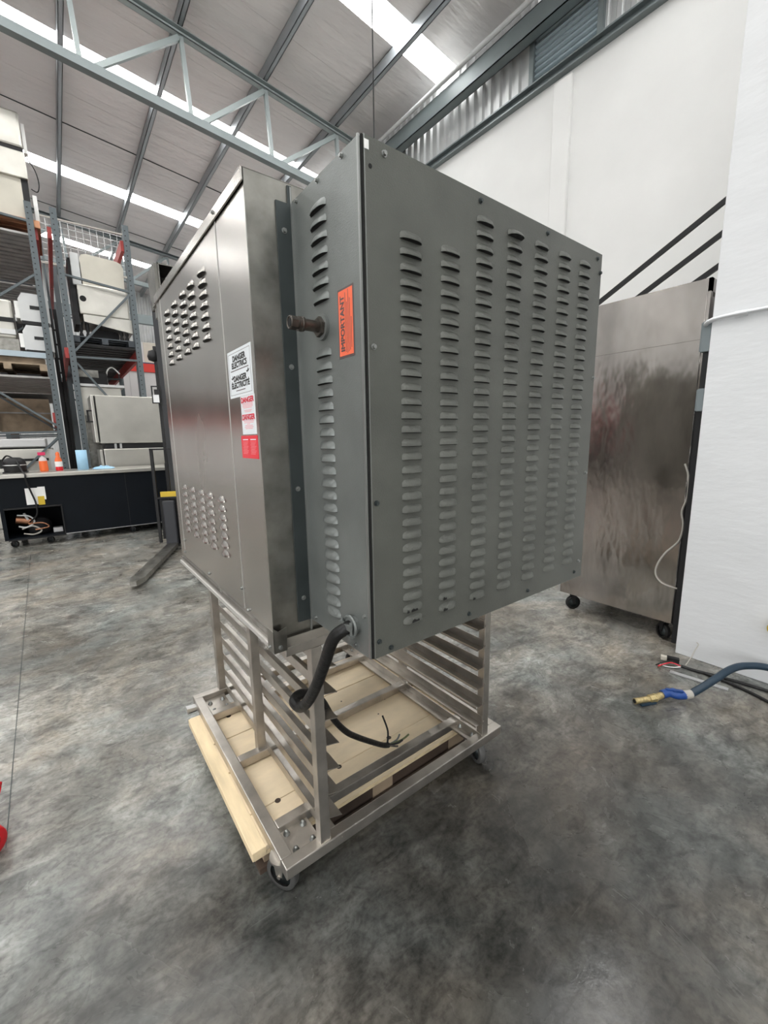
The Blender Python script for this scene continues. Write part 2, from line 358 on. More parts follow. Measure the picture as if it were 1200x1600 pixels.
def truss(y, label, M):
    t = thing('roof_truss', label, 'truss', (5.3, y, 6.2))
    zt = lambda x: roofz(x)-.27; zb = lambda x: 6.50-.098*(x+.41)
    x0, x1 = -6.5, 5.35
    mb = MB(); channel(mb, (x0, y, zt(x0)), (x1, y, zt(x1)), .10, .11); mb.build('top_chord', M, t)
    mb = MB(); mb.bar((x0, y, zb(x0)+.03), (x1, y, zb(x1)+.03), .12, .12); mb.build('bottom_chord', BLUEG, t)
    xs = [4.52, 3.10, 1.76, .33, -1.05, -2.45, -3.85, -5.25]
    for i, x in enumerate(xs):
        MB().bar((x, y, zt(x)-.06), (x+.06, y, zb(x)+.08), .06, .06, up=(0, 1, 0)).build('vertical_web', M, t)
        if i+1 < len(xs):
            x2 = xs[i+1]+.24
            MB().bar((x-.03, y, zt(x)-.08), (x2, y, zb(x2)+.08), .07, .06, up=(0, 1, 0)).build('diagonal_web', M, t)
truss(7.2, 'pale blue-grey roof truss crossing above the grey oven, the nearer of the two', BLUEL)
truss(15.5, 'far roof truss crossing behind the storage racks', BLUEG)
tag(MB().cyl((2.30, 3.0, roofz(2.3)), (2.28, 3.0, 3.3), .006, 8).build('hanging_wire', DARK), 'thin dark wire hanging from the roof above the grey box', 'wire')

# ============================================================ OVEN
ov = thing('convection_oven', 'stainless oven with a louvred grey rear box, standing on a tray rack', 'oven', (0, .27, .777))
X = (1, 0, 0); Y = (0, 1, 0); Z = (0, 0, 1); NX = (-1, 0, 0); NY = (0, -1, 0)
body = bx('body', (-.105, .274, .800, .975, 1.262, 1.858), STEELB, ov, bevel=.002)
# left flank in three sheets
pan = MB(); pan.box(-.1085, .480, .818, -.105, 1.190, 1.832, 0)
for yc in (.619, .741, .845, .964, 1.085):
    for k in range(7):
        pan.louver((-.1085, yc+.031, 1.752-k*.0288), NY, Z, NX, .060, .019, .010)
        pan.louver((-.1085, yc+.031-.006, 1.117-k*.0283), NY, Z, NX, .060, .019, .010)
sp = pan.build('side_panel', [STEEL, BLACK], ov)
corner = MB(); corner.box(-.108, .274, .818, -.105, .474, 1.834); corner.box(-.108, .271, .818, -.1045, .276, 1.834, 1)
corner.build('corner_panel', [STEEL, EDGE], ov)
mb = MB(); mb.box(-.108, 1.194, .818, -.105, 1.262, 1.834); mb.build('front_strip', STEEL, ov)
bx('panel_seam', (-.1092, .476, .82, -.1062, .4785, 1.832), EDGE, ov); bx('panel_seam', (-.1092, 1.190, .85, -.1062, 1.193, 1.832), EDGE, ov)
cap = MB(); cap.box(-.114, .272, 1.8585, .985, 1.27, 1.8605); cap.box(-.114, .270, 1.832, -.1105, 1.27, 1.8585)
cap.build('top_cap', STEEL, ov, bevel=.001)
# grime and curl on the top rear corner
fl = MB(); fl.box(-.1045, .2665, .8, -.104, .274, 1.832)
rb = MB(); rb.box(-.1085, .2705, .808, .972, .274, 1.857); rb.build('rear_sheet', STEELB, ov)
# bottom rail
br = MB(); br.box(-.113, .262, .786, -.085, 1.27, .803); br.box(-.117, .262, .778, -.111, 1.27, .789, 1); br.box(-.113, .258, .777, .97, .274, .803)
br.build('base_rail', [STEEL, EDGE], ov)
cb = MB(); cb.prism([(0, 0), (.034, 0), (.036, .062), (.014, .055), (0, .066)], (-.1165, .255, .774), X, Z, NY, .0025); cb.box(-.1175, .2525, .774, -.1155, .29, .832)
cb = cb.build('corner_bracket', STEELB, ov)
def screw(parent, p, nrm, r=.0065, M=SCREW, washer=True, hexn=6):
    r *= .72
    p = Vector(p); nrm = Vector(nrm); mb = MB()
    if washer: mb.cyl(p, p+nrm*.0012, r*1.35, 14)
    mb.cyl(p+nrm*.001, p+nrm*.0055, r, hexn, r2=r*.9, sm=False)
    return mb.build('screw', M, parent)
for y, z in ((1.179, .893), (.834, .835), (.485, .879), (.446, .825), (1.195, .839), (.469, 1.848)): screw(ov, (-.113 if z > 1.8 else -.1085, y, z), NX, .006)
screw(cb, (-.100, .2525, .787), NY, .006); screw(cb, (-.1175, .275, .786), NX, .005)
# dark flange between the two boxes
fg = MB(); fg.box(-.041, .266, .832, -.006, .272, 1.815)
fg.box(-.012, .2665, 1.815, -.002, .272, 1.852)
fg = fg.build('flange', GREYD, ov)
MB().box(-.0065, .2655, .80, -.003, .272, 1.85).build('flange_edge', SCREW, ov)
for z in (1.757, 1.466, 1.178, .895): screw(fg, (-.024, .266, z), NY, .0065)
# flue hood on the front end of the roof
h = MB(); h.box(-.082, 1.30, 1.862, -.077, 1.50, 2.0); h.box(-.082, 1.30, 1.995, .52, 1.50, 2.0); h.box(.515, 1.30, 1.862, .52, 1.50, 2.0); h.box(-.082, 1.495, 1.862, .52, 1.5, 2.0, 1)
h.prism([(0, .0), (.10, .0), (.13, .04), (.15, .145), (0, .145)], (-.082, 1.31, 1.855), Y, Z, NX, .012)
h.box(-.07, 1.34, 1.87, .51, 1.49, 1.875, 1); h.box(-.075, 1.44, 1.865, .513, 1.447, 1.992, 1)
h.box(-.08, 1.262, 1.82, .5, 1.45, 1.865, 0)
h.build('flue_hood', [STEELB, BLACK], ov)
# ---- grey rear box
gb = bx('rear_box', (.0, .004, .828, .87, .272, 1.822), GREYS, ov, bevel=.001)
side = MB(); side.box(-.003, .006, .830, .0, .266, 1.820, 0)
for k in range(7): side.louver((-.003, .180, 1.757-k*.029), NY, Z, NX, .063, .0185, .010)
for k in range(22): side.louver((-.003, .179, 1.4725-k*.02797), NY, Z, NX, .063, .0185, .010)
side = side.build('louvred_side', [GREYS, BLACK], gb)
bp = MB(); bp.box(.006, -.003, .829, .869, .003, 1.823, 0)
for ci, x in enumerate((.086, .197, .307, .417, .528, .638, .744)):
    n = 29 if ci < 2 else 32
    for k in range(n):
        z = .885+.0015*ci+k*.02826-(0.0004*ci if ci < 2 else 0.0004)
        torn = (ci == 3 and k == n-1)
        bp.louver((x, -.003, z), X, Z, NY, .057, .0165, .0095 if not torn else .016)
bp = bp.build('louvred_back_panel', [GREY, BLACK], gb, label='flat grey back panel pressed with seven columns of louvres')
# chipped paint on the lowest louvres
ch = MB()
for x, z, wd in ((.105, .887, .022), (.102, .913, .02), (.204, .887, .014), (.203, .915, .012), (.31, .888, .009), (.09, .913, .006)):
    ch.prism([(0, 0), (wd, .001), (wd*.9, .006), (wd*.6, .004), (wd*.3, .008), (.001, .005)], (x, -.0128, z-.0005), X, Z, NY, .0006)
ch.build('paint_chip', BLACK, bp)
ed = MB(); ed.box(-.0035, .002, .829, .0005, .006, 1.823); ed.box(.0058, -.0035, .829, .0075, -.002, 1.823)
ed.build('box_edge', SCREW, gb)
mb = MB(); mb.box(.0025, -.0005, .829, .0055, .003, 1.823); mb.build('corner_gap', BLACK, gb)
for x, z in ((.051, 1.806), (.318, 1.807), (.58, 1.808), (.842, 1.806), (.019, 1.47), (.862, 1.771), (.861, 1.47), (.018, 1.168), (.018, .866), (.050, .842), (.306, .849), (.562, .850), (.822, .852), (.845, .885), (.853, 1.177)):
    screw(bp, (x, -.003, z), NY, .0062, M=GREYD if (x*1000) % 2 < 1 else SCREW)
mb = MB(); mb.cyl((.019, -.0032, 1.776), (.019, -.0038, 1.776), .004, 10); mb.build('empty_hole', BLACK, bp)
bx('sticker', (.006, -.0042, 1.800, .016, -.003, 1.815), PAPER, bp)
for y, z in ((.148, 1.812), (.241, 1.812), (.055, 1.812), (.241, .843), (.018, .922), (.15, .842), (.056, .842)): screw(side, (-.003, y, z), NX, .0055, M=SCREW)
# gas pipe stub
gp = MB(); gp.cyl((-.003, .147, 1.532), (-.010, .147, 1.532), .026, 22); gp.build('pipe_flange', GREYS, gb)
gp = MB(); gp.cyl((-.008, .147, 1.532), (-.017, .147, 1.532), .0205, 6, sm=False); gp.cyl((-.015, .147, 1.532), (-.058, .147, 1.532), .0115, 16)
gp.cyl((-.050, .147, 1.532), (-.062, .147, 1.532), .0145, 16); gp.cyl((-.062, .147, 1.532), (-.066, .147, 1.532), .011, 12); gp.cyl((-.066, .147, 1.532), (-.080, .147, 1.532), .0135, 6, sm=False)
gp.ring((-.055, .147, 1.532), X, .0135, .0018); gp.ring((-.080, .147, 1.532), X, .0115, .0018); gp.cyl((-.0801, .147, 1.532), (-.0808, .147, 1.532), .008, 12, mi=1)
gp.build('gas_pipe_stub', [BRASSY, BLACK], gb)
# gland with cord
gl = MB(); gl.cyl((-.003, .058, .889), (-.018, .058, .889), .020, 20); gl.ring((-.016, .058, .889), X, .0225, .004); gl.box(-.030, .037, .870, -.018, .079, .876); gl.bar((-.028, .036, .894), (-.028, .082, .894), .008, .010)
gl.cyl((-.024, .042, .866), (-.024, .042, .905), .0035, 8); gl.cyl((-.024, .078, .866), (-.024, .078, .905), .0035, 8)
gl.build('cord_gland', GREYS, gb)
cd = MB(); cd.tube([(-.004, .058, .889), (-.026, .060, .886), (-.044, .085, .858), (-.046, .125, .785), (-.046, .175, .700), (-.048, .225, .630), (-.050, .268, .592), (-.050, .305, .590), (-.022, .322, .590), (.022, .312, .575)], .0145, 14)
cd = cd.build('power_cord', RUBBER, gb, label='thick black power cord hooked round the rack post')
cd2 = MB(); cd2.tube([(.022, .312, .575), (.042, .31, .545), (.079, .32, .467), (.134, .34, .386), (.198, .368, .316), (.278, .40, .238), (.340, .425, .180), (.372, .434, .158)], .0095, 12); cd2.build('inner_cable', RUBBER, cd)
wm = [(COPPER, (.41, .44, .155)), (GREYS, (.44, .45, .16)), (DARK, (.43, .42, .16)), (BRASSY, (.40, .41, .155)), (DARK, (.352, .44, .286)), (mat('green_wire', (.10, .12, .05), .5), (.47, .43, .158))]
for M, e in wm:
    e = Vector(e); s0 = Vector((.365, .432, .162)); md = (s0+e)/2+Vector((.01, -.005, -.004))
    MB().tube([s0, md, e], .0035, 8).build('bare_wire', M, cd)
# labels on the flank
def label_plate(name, y0, y1, z0, z1, M, x=-.108, lab=None, t=.0007, shear=0):
    mb = MB(); mb.prism([(0, 0), (y0-y1, 0), (y0-y1, z1-z0), (0, z1-z0)], (x, y0, z0), NY, Z, NX, t); return mb.build(name, M, ov, label=lab)
W1 = label_plate('danger_label', .459, .295, 1.405, 1.518, LABELW, lab='white bilingual electrical danger label with black lettering'); xo = -.1088
fr = MB()
for a in ((.452, .302, 1.4115, 1.4123), (.452, .302, 1.5105, 1.5113), (.452, .4512, 1.4115, 1.5113), (.3028, .302, 1.4115, 1.5113)): fr.box(xo-.0002, a[1], a[2], xo, a[0], a[3])
fr.build('label_border', INKD, W1)
def T(body, size, yc, z, M, par, sx=1., bold=.02, x=None): return text('lettering', body, size, ((x or xo), yc, z), NY, Z, NX, M, par, bold, sx, t=.0003)
T('DANGER', .0185, .377, 1.4915, INKB, W1, 1.2, .045); T('ELECTRICS', .0185, .377, 1.4755, INKB, W1, 1.2, .045)
T('DANGER', .0185, .377, 1.4435, INKB, W1, 1.2, .045); T('\u00c9LECTRICIT\u00c9', .0185, .377, 1.4275, INKB, W1, 1.2, .045)
fp = MB(); fp.box(xo-.0002, .315, 1.4685, xo, .440, 1.4705); fp.box(xo-.0002, .345, 1.4195, xo, .410, 1.4215); fp.build('fine_print', INKD, W1)
ar = MB()
for yy, zz in ((.430, 1.452), (.322, 1.459)): ar.prism([(0, 0), (.010, .002), (.018, .007), (.010, .005), (.007, .010), (.004, .004), (-.004, .005)], (xo, yy+.005, zz-.003), NY, Z, NX, .0004)
ar.build('lightning_mark', INKB, W1)
W2 = label_plate('danger_label', .385, .292, 1.3125, 1.4045, LABELW, lab='narrow white danger label with red lettering')
T('DANGER', .0175, .3385, 1.3885, INKR, W2, 1.2, .045); T('DANGER', .0175, .3385, 1.3475, INKR, W2, 1.2, .045)
fp = MB(); fp.box(xo-.0002, .300, 1.3585, xo, .377, 1.3602, 1)
for k, (a, b) in enumerate(((.303, .375), (.305, .372), (.304, .374), (.311, .366))): fp.box(xo-.0002, a, 1.3845-k*.0032, xo, b, 1.3862-k*.0032)
for k, (a, b) in enumerate(((.312, .364), (.318, .360))): fp.box(xo-.0002, a, 1.369-k*.0032, xo, b, 1.3705-k*.0032)
for k, (a, b) in enumerate(((.303, .373), (.306, .370), (.33, .35), (.313, .364), (.309, .368), (.314, .363))): fp.box(xo-.0002, a, 1.3435-k*.0036, xo, b, 1.3452-k*.0036)
fp.build('fine_print', [INKP, INKR], W2)
W3 = label_plate('warning_label', .400, .290, 1.254, 1.3095, LABELR, lab='red warning label with pale print')
fp = MB()
for c0 in (.352, .300):
    fp.box(xo-.0002, c0, 1.2985, xo, c0+.036, 1.3010, 1)
    for k in range(9): fp.box(xo-.0002, c0+.004*(k % 3), 1.2935-k*.0036, xo, c0+.038-.003*(k % 2), 1.2950-k*.0036)
fp.build('fine_print', [mat('pale_red_ink', (.88, .25, .27), .4), LABELW], W3)
# important label on the grey side
im = MB(); im.box(-.0036, .028, 1.458, -.003, .085, 1.588, 0); im.box(-.0042, .0315, 1.462, -.0034, .0815, 1.584, 1)
im = im.build('important_label', [INKD, LABELO], side, label='orange IMPORTANT label turned on its side')
text('lettering', 'IMPORTANT', .0200, (-.0043, .0610, 1.522), Z, Y, NX, INKD, im, .035, .93, t=.0003)
fp = MB()
for k, (a, b) in enumerate(((1.468, 1.578), (1.466, 1.560), (1.468, 1.582), (1.470, 1.565), (1.474, 1.530))): fp.box(-.0046, .0560-k*.0050, a, -.0042, .0570-k*.0050, b)
fp.build('fine_print', INKD, im)

# ============================================================ TRAY RACK
rk = thing('tray_rack', 'wheeled stainless tray rack frame carrying the oven, straddling a wooden pallet', 'rack', (.34, .75, 0))
zt, zb = .139, .103
mb = MB(); mb.box(-.125, .252, zb, .812, .288, zt); mb.build('base_rail', RACKS, rk, bevel=.003)
mb = MB(); mb.box(-.125, 1.232, zb, .812, 1.268, zt); mb.build('base_rail', RACKS, rk, bevel=.003)
mb = MB(); mb.box(-.125, .288, zb, -.090, 1.232, zt); mb.build('base_rail', RACKS, rk, bevel=.003)
mb = MB(); mb.box(.777, .288, zb, .812, 1.232, zt); mb.build('base_rail', RACKS, rk, bevel=.003)
for y in (.405, .745, 1.085): bx('cross_bar', (-.090, y-.017, .104, .777, y+.017, .137), RACKS, rk, bevel=.003)
for x, y in ((-.090, .288), (.682, .288), (-.090, 1.102), (.682, 1.102)):
    pl = MB(); pl.box(x, y, .108, x+.095, y+.1 if y < 1 else y+.13, .116)
    p = pl.build('caster_plate', RACKS, rk)
    for dx, dy in ((.02, .02), (.075, .02), (.02, .085), (.075, .085)):
        MB().lathe((x+dx, y+dy, .116), [(.010, 0), (.010, .003), (.006, .0045), (.0065, .011), (.003, .014), (0, .0145)], 12).build('bolt', SCREW, p)
for x in (-.014, .702):
    for y in (.258, .745, 1.236):
        bx('post', (x, y, .12, x+.032, y+.030, .752), RACKS, rk, bevel=.002)
for y in (.258, .742, 1.236): bx('top_bar', (-.085, y, .752, .80, y+.03, .777), RACKS, rk, bevel=.002)
for x in (-.014, .702): bx('top_bar', (x, .288, .752, x+.032, 1.236, .777), RACKS, rk, bevel=.002)
for k in range(8):
    z = .125+k*.0795
    l = MB(); l.box(.018, .262, z, .0205, 1.262, z+.032); l.add([(.0185, .262, z), (.055, .250, z), (.055, 1.262, z), (.0185, 1.262, z), (.0185, .262, z+.002), (.055, .250, z+.002), (.055, 1.262, z+.002), (.0185, 1.262, z+.002)], [(0, 3, 2, 1), (4, 5, 6, 7), (0, 1, 5, 4), (1, 2, 6, 5), (2, 3, 7, 6), (3, 0, 4, 7)])
    l.build('tray_slide', RACKS, rk)
    r_ = MB(); r_.box(.6995, .262, z-.01, .702, 1.262, z+.022); r_.box(.664, .262, z-.012, .702, 1.262, z-.010); r_.box(.664, .262, z-.012, .666, 1.262, z-.004)
    r_.cyl((.703, .257, z), (.703, .253, z), .005, 10)
    r_.build('tray_slide', RACKS, rk)
def caster(x, y, yawd, r=.051, parent=rk, ztop=.112, M=TYRE, fm=RACKS, rot=True):
    a = R(yawd); ax = Vector((math.cos(a), math.sin(a), 0)); fw = Vector((-ax.y, ax.x, 0)); c = Vector((x, y, r))
    fk = MB(); fk.cyl((x, y, ztop-.006), (x, y, ztop), r*.7, 16)
    top = Vector((x, y, ztop-.006)); 
    for s in (-1, 1): fk.prism([(-.02, 0), (.02, 0), (.010, -(ztop-r-.006)), (-.010, -(ztop-r-.006))], top+ax*(s*.016)-fw*0, fw, Z, ax*s, .003)
    fk.cyl(c-ax*.022, c+ax*.022, .006, 10)
    f_ = fk.build('caster', fm, parent)
    wv = MB(); wv.lathe(c-ax*.013, [(r*.70, 0), (r*.95, 0), (r, .005), (r, .021), (r*.95, .026), (r*.70, .026)], 28, ax)
    wv.lathe(c-ax*.009, [(0, 0), (r*.3, -.003), (r*.3, .0), (r*.72, .002), (r*.72, .016), (r*.3, .018), (r*.3, .021), (0, .021)], 24, ax, mi=1)
    wv.build('wheel', [M, GREYD], f_); return f_
caster(-.106, .328, 28); caster(.718, .297, -20); caster(-.07, 1.20, 70); caster(.72, 1.20, 30)
lk = MB(); lk.box(-.160, 1.20, .10, -.125, 1.225, .104); lk.prism([(0, 0), (.04, 0), (.045, .02), (0, .025)], (-.165, 1.20, .098), X, Z, Y, .03); lk.build('brake_pedal', ALU, rk, label='bent metal brake pedal at the far left corner')

# ============================================================ PALLET
pa = thing('wooden_pallet', 'pale timber pallet lying on the floor under the tray rack', 'pallet', (.3, .8, 0))
for i, (y0, y1) in enumerate(((.392, .5235), (.5265, .742), (.748, .93), (.935, 1.165))):
    mb = MB(); mb.box(-.165, y0, .080, .775, y1, .0985); mb.build('deck_board', PLY2, pa, bevel=.002)
bx('edge_board', (-.172, .390, .070, -.128, 1.16, .0992), PLYW, pa, bevel=.002)
bx('edge_board', (-.166, .3915, .068, .775, .400, .080), PLYW, pa)
bx('bottom_board', (-.04, .350, .0, .70, .390, .024), WOODD, pa)
bx('dark_bearer', (-.10, .400, .018, .76, .412, .068), WOODD, pa)
for x in (-.13, .27, .66):
    bx('bearer', (x, .396 if x > 0 else .415, .018, x+.09, 1.14, .080), WOODB, pa)
for y in (.40, .70, 1.0): bx('bottom_board', (-.15, y, .0, .76, y+.09, .018), WOODD, pa)
for x, y in ((-.025, 1.073), (-.035, .521), (.205, .519), (.444, .524), (.586, .737), (.42, .85), (.3, .82), (.5, .67), (.33, .62), (.28, .95)):
    big = y in (1.073, .521, .519, .524)
    MB().cyl((x, y, .0984), (x, y, .0992), .010 if big else .0035, 14).build('nail_hole', WOODD, pa)

# ============================================================ STEEL CABINET ON THE RIGHT
cab = thing('upright_refrigerator', 'tall dented stainless cabinet on casters beside the white pillar', 'refrigerator', (2.8, .55, 0))
bx('body', (2.407, .182, .130, 3.22, .92, 2.118), STEELC, cab, bevel=.004)
c2 = MB(); c2.box(2.402, .186, .135, 2.407, .918, 1.8015); c2.box(2.403, .186, 1.8045, 2.407, .918, 2.112); c2.build('side_skin', STEELC, cab)
bx('shaded_side', (2.409, .170, .130, 3.20, .182, 1.45), DARK, cab)  # near side of the cabinet, its shade put in as a dark sheet
mb = MB(); mb.box(2.409, .168, 1.45, 2.44, .182, 2.118); mb.box(2.409, .168, 2.05, 3.2, .182, 2.118); mb.box(2.44, .178, 1.45, 3.2, .182, 1.86, 1); mb.build('rear_frame', [STEELC, BLACK], cab)
dn = MB()
for (y, z, rr) in ((.70, .93, .03), (.43, .97, .02), (.40, .77, .035), (.62, .76, .03), (.56, .745, .012)):
    dn.lathe((2.4015, y, z), [(rr, 0), (rr*.7, .001), (rr*.45, .0035), (rr*.2, .005), (0, .0055)], 14, NX)
dn = None
def cabcaster(x, y, yw): return caster(x, y, yw, r=.052, parent=cab, ztop=.130, M=RUBBER, fm=DARK)
cabcaster(2.46, .24, -35); cabcaster(2.47, .85, 50); cabcaster(3.12, .25, 0); cabcaster(3.12, .85, 0)
bx('hinge_plate', (2.412, .92, .13, 2.45, .945, .24), ALU, cab)
ck = MB(); ck.tube([(2.398, .20, 1.12), (2.396, .176, 1.05), (2.396, .17, .93), (2.396, .19, .84), (2.396, .176, .76), (2.396, .19, .66), (2.396, .255, .57), (2.396, .292, .48), (2.396, .29, .42), (2.396, .25, .38), (2.396, .18, .368), (2.40, .14, .37)], .0055, 8)
ck.build('power_flex', GREYC, cab, label='pale grey flex looping down the side')

# conduit and boxes on the pillar
cn = MB(); cn.tube([(2.285, -2.55, 1.885), (2.285, -.6, 1.880), (2.285, -.10, 1.878), (2.285, .04, 1.877), (2.287, .11, 1.872), (2.305, .142, 1.862), (2.34, .150, 1.858)], .0115, 12, sub=8)
cn.cyl((2.285, .02, 1.877), (2.285, -.03, 1.877), .015, 14)
tag(cn.build('conduit', GALV), 'silver conduit pipe bent round the corner of the white pillar', 'conduit')
jb = thing('junction_box', 'upper grey junction box on the side of the white pillar, below the conduit bend', 'junction box', (2.35, .15, 1.72))
bx('box', (2.315, .121, 1.722, 2.395, .162, 1.876), JBOX, jb, bevel=.003); bx('cover', (2.318, .162, 1.726, 2.392, .168, 1.872), JBOX, jb, bevel=.002)
MB().cyl((2.33, .14, 1.866), (2.33, .14, 1.884), .014, 12).build('conduit_nut', GALV, jb)
jb = thing('junction_box', 'lower grey junction box on the side of the white pillar', 'junction box', (2.35, .15, 1.41))
bx('box', (2.315, .121, 1.412, 2.395, .153, 1.532), JBOX, jb, bevel=.003); bx('cover', (2.318, .153, 1.416, 2.392, .158, 1.528), JBOX, jb, bevel=.002)
bx('trunking', (2.325, .121, 1.535, 2.375, .15, 1.718), DARK); tag(bpy.data.objects['trunking'], 'dark cable trunking between the two junction boxes', 'trunking')
bx('trunking', (2.325, .121, .05, 2.37, .150, 1.408), DARK); tag([o for o in bpy.data.objects if o.name.startswith('trunking.')][0], 'long dark cable trunking below the lower junction box', 'trunking')

# stair with rails behind the refrigerator
st = thing('stair_railing', 'dark steel stair railing climbing against the white wall', 'stair railing', (4.3, 2.5, 0))
zr = lambda y, o: 2.70-o+.545*(1.70-y)
for o in (0, .26, .52): MB().bar((4.3, 4.2, zr(4.2, o)), (4.3, -.5, zr(-.5, o)), .03, .042).build('rail', DARK, st)
for y in (4.2, 2.6, -.5): MB().bar((4.3, y, max(0, zr(y, 1.05))), (4.3, y, zr(y, 0)), .04, .04).build('baluster', DARK, st)
MB().bar((4.3, 4.75, .1), (4.3, -.5, zr(-.5, 1.0)), .03, .22).build('stringer', DARK, st)
bx('landing_post', (4.27, -.55, 0, 4.33, -.49, zr(-.5, .9)), DARK, st)

# ============================================================ FLOOR CLUTTER, RIGHT
hs = thing('air_hose', 'dark blue rubber hose with a blue valve lying on the floor by the pillar', 'hose', (1.9, -.1, 0))
MB().tube([(1.835, -.095, .030), (1.885, -.125, .060), (1.97, -.16, .095), (2.08, -.19, .118), (2.17, -.23, .122), (2.25, -.31, .115), (2.27, -.45, .09), (2.24, -.65, .05), (2.2, -1.0, .02), (2.1, -1.5, .02)], .0175, 14, sub=8).build('hose', HOSE, hs)
v = MB(); v.tube([(1.735, -.012, .030), (1.765, -.03, .036), (1.785, -.058, .030), (1.815, -.083, .030)], .020, 12); v.cyl((1.775, -.045, .04), (1.775, -.045, .058), .012, 12); v.bar((1.752, -.02, .056), (1.80, -.078, .054), .014, .006); v.build('valve', VALB, hs)
v = MB(); v.cyl((1.59, .055, .020), (1.66, .018, .022), .014, 14); v.cyl((1.66, .018, .022), (1.69, .003, .024), .019, 6, sm=False); v.cyl((1.69, .003, .024), (1.735, -.012, .028), .0155, 14); v.ring((1.69, .003, .024), (1, -.5, 0), .017, .003); v.cyl((1.589, .0555, .020), (1.588, .056, .020), .010, 12, mi=1)
v.build('brass_coupling', [BRASS, BLACK], hs); MB().cyl((1.812, -.08, .030), (1.842, -.10, .034), .0205, 14).build('hose_clamp', GREYC, hs)
MB().bar((1.605, .035, .008), (1.68, -.002, .008), .022, .010).build('coupling_sleeve', HOSE, hs)
cb1 = thing('electric_cable', 'black cable with stripped red and white wires beside the pillar foot', 'cable', (2.12, 0, 0))
MB().tube([(2.135, .035, .014), (2.15, -.03, .010), (2.175, -.12, .010), (2.20, -.25, .010), (2.21, -.42, .010), (2.15, -.7, .010), (2.1, -1.2, .010)], .0085, 10).build('jacket', RUBBER, cb1)
for M, pts in ((INKR, [(2.135, .035, .014), (2.12, .075, .022), (2.085, .095, .020), (2.05, .118, .010)]), (PAPER, [(2.135, .03, .012), (2.105, .06, .006), (2.085, .09, .006), (2.08, .12, .008)]), (DARK, [(2.135, .035, .015), (2.13, .08, .026), (2.10, .11, .018), (2.055, .13, .008)]), (COPPER, [(2.135, .035, .016), (2.135, .075, .018), (2.11, .10, .012), (2.04, .115, .006)])):
    MB().tube(pts, .003, 6).build('wire', M, cb1)
tag(MB().tube([(2.16, -.06, .010), (2.15, -.16, .009), (2.13, -.26, .009), (2.09, -.36, .009), (2.02, -.5, .009), (1.95, -.9, .009)], .008, 10).build('electric_cable', RUBBER), 'plain black cable running nearest the camera below the blue hose', 'cable')
cnx = thing('cable_connector', 'small dark connector block with a white end by the pillar foot', 'connector', (2.14, .10, 0))
MB().bar((2.165, .115, .016), (2.185, .06, .016), .028, .026).build('housing', DARK, cnx); MB().bar((2.155, .142, .016), (2.165, .115, .016), .026, .022).build('end_cap', CREAM, cnx)
tag(MB().tube([(2.155, .02, .018), (2.20, .012, .05), (2.235, .006, .085), (2.262, .0, .115), (2.262, .01, .125)], .0028, 6).build('cable_tie', GREYC), 'thin grey cable tie standing up against the pillar foot', 'cable tie')
tag(MB().bar((2.045, .058, .004), (2.085, -.19, .004), .028, .005, up=(0, 0, 1)).build('metal_strip', ALU), 'flat shiny metal strip on the floor beside the cables', 'strip')
yl = MB(); yl.ring((2.245, -.315, .325), (1, 0, 0), .03, .011); yl.cyl((2.235, -.315, .325), (2.308, -.315, .325), .010, 10)
tag(yl.build('hose_bib', YELP), 'yellow fitting on the pillar at the right edge of the photo', 'fitting')

# red trolley corner at the left edge
rt = thing('red_trolley_jack', 'red jack with a white-hubbed wheel at the left edge of the floor', 'jack', (-.86, 1.08, 0))
mb = MB(); mb.prism([(0, 0), (.15, 0), (.165, .05), (.13, .085), (0, .09)], (-.95, 1.16, .065), X, Z, Y, .03); mb.box(-1.3, 1.05, .05, -.82, 1.16, .09); mb.build('frame', REDP, rt, bevel=.004)
c = Vector((-.815, .985, .055)); ax = Vector((.45, -.9, 0)).normalized()
mb = MB(); mb.lathe(c-ax*.015, [(.035, 0), (.052, .0), (.055, .006), (.055, .024), (.052, .03), (.035, .03)], 26, ax); mb.lathe(c-ax*.012, [(0, 0), (.022, 0), (.036, .004), (.036, .022), (.022, .029), (.0, .029)], 26, ax, mi=1); mb.build('wheel', [REDP, WHITEP], rt)
MB().bar((-.815, .985, .055), (-.86, 1.08, .07), .03, .03).build('axle_arm', REDP, rt)

# ============================================================ BENCH
bn = thing('refrigerated_counter', 'long black counter with a pale worktop and an open compressor bay', 'counter', (.2, 6.6, 0))
mb = MB(); mb.box(-.535, 6.25, .115, 1.8, 6.27, .880); mb.box(-1.145, 6.25, .500, -.535, 6.27, .880); mb.box(-1.145, 6.25, .105, -1.105, 6.27, .50); mb.box(-1.105, 6.25, .095, -.535, 6.27, .125)
mb.box(-1.145, 6.27, .10, -1.125, 6.93, .88); mb.box(1.78, 6.27, .10, 1.8, 6.93, .88); mb.box(-1.125, 6.91, .10, 1.78, 6.93, .88); mb.box(-1.125, 6.27, .10, 1.78, 6.91, .12); mb.box(-.53, 6.27, .12, -.51, 6.91, .87)
mb.build('carcass', BENCHB, bn)
bx('worktop', (-1.20, 6.215, .880, 1.85, 6.95, .930), STEELL, bn, bevel=.006)
fr = MB(); fr.box(-1.11, 6.235, .49, -.53, 6.25, .51); fr.box(-.545, 6.235, .10, -.53, 6.25, .5); fr.box(-1.11, 6.235, .095, -.53, 6.25, .11); fr.build('bay_frame', DARK, bn)
fr = MB(); fr.box(-.53, 6.243, .108, 1.8, 6.25, .116); fr.build('kick_edge', ALU, bn)
fr = MB(); fr.box(.215, 6.2475, .12, .221, 6.25, .875); fr.build('panel_joint', DARK, bn)
cpz = MB(); cpz.lathe((-.80, 6.5, .13), [(.0, 0), (.11, 0), (.13, .04), (.13, .13), (.10, .19), (.04, .21), (0, .21)], 24); cpz.build('compressor', DARK, bn)
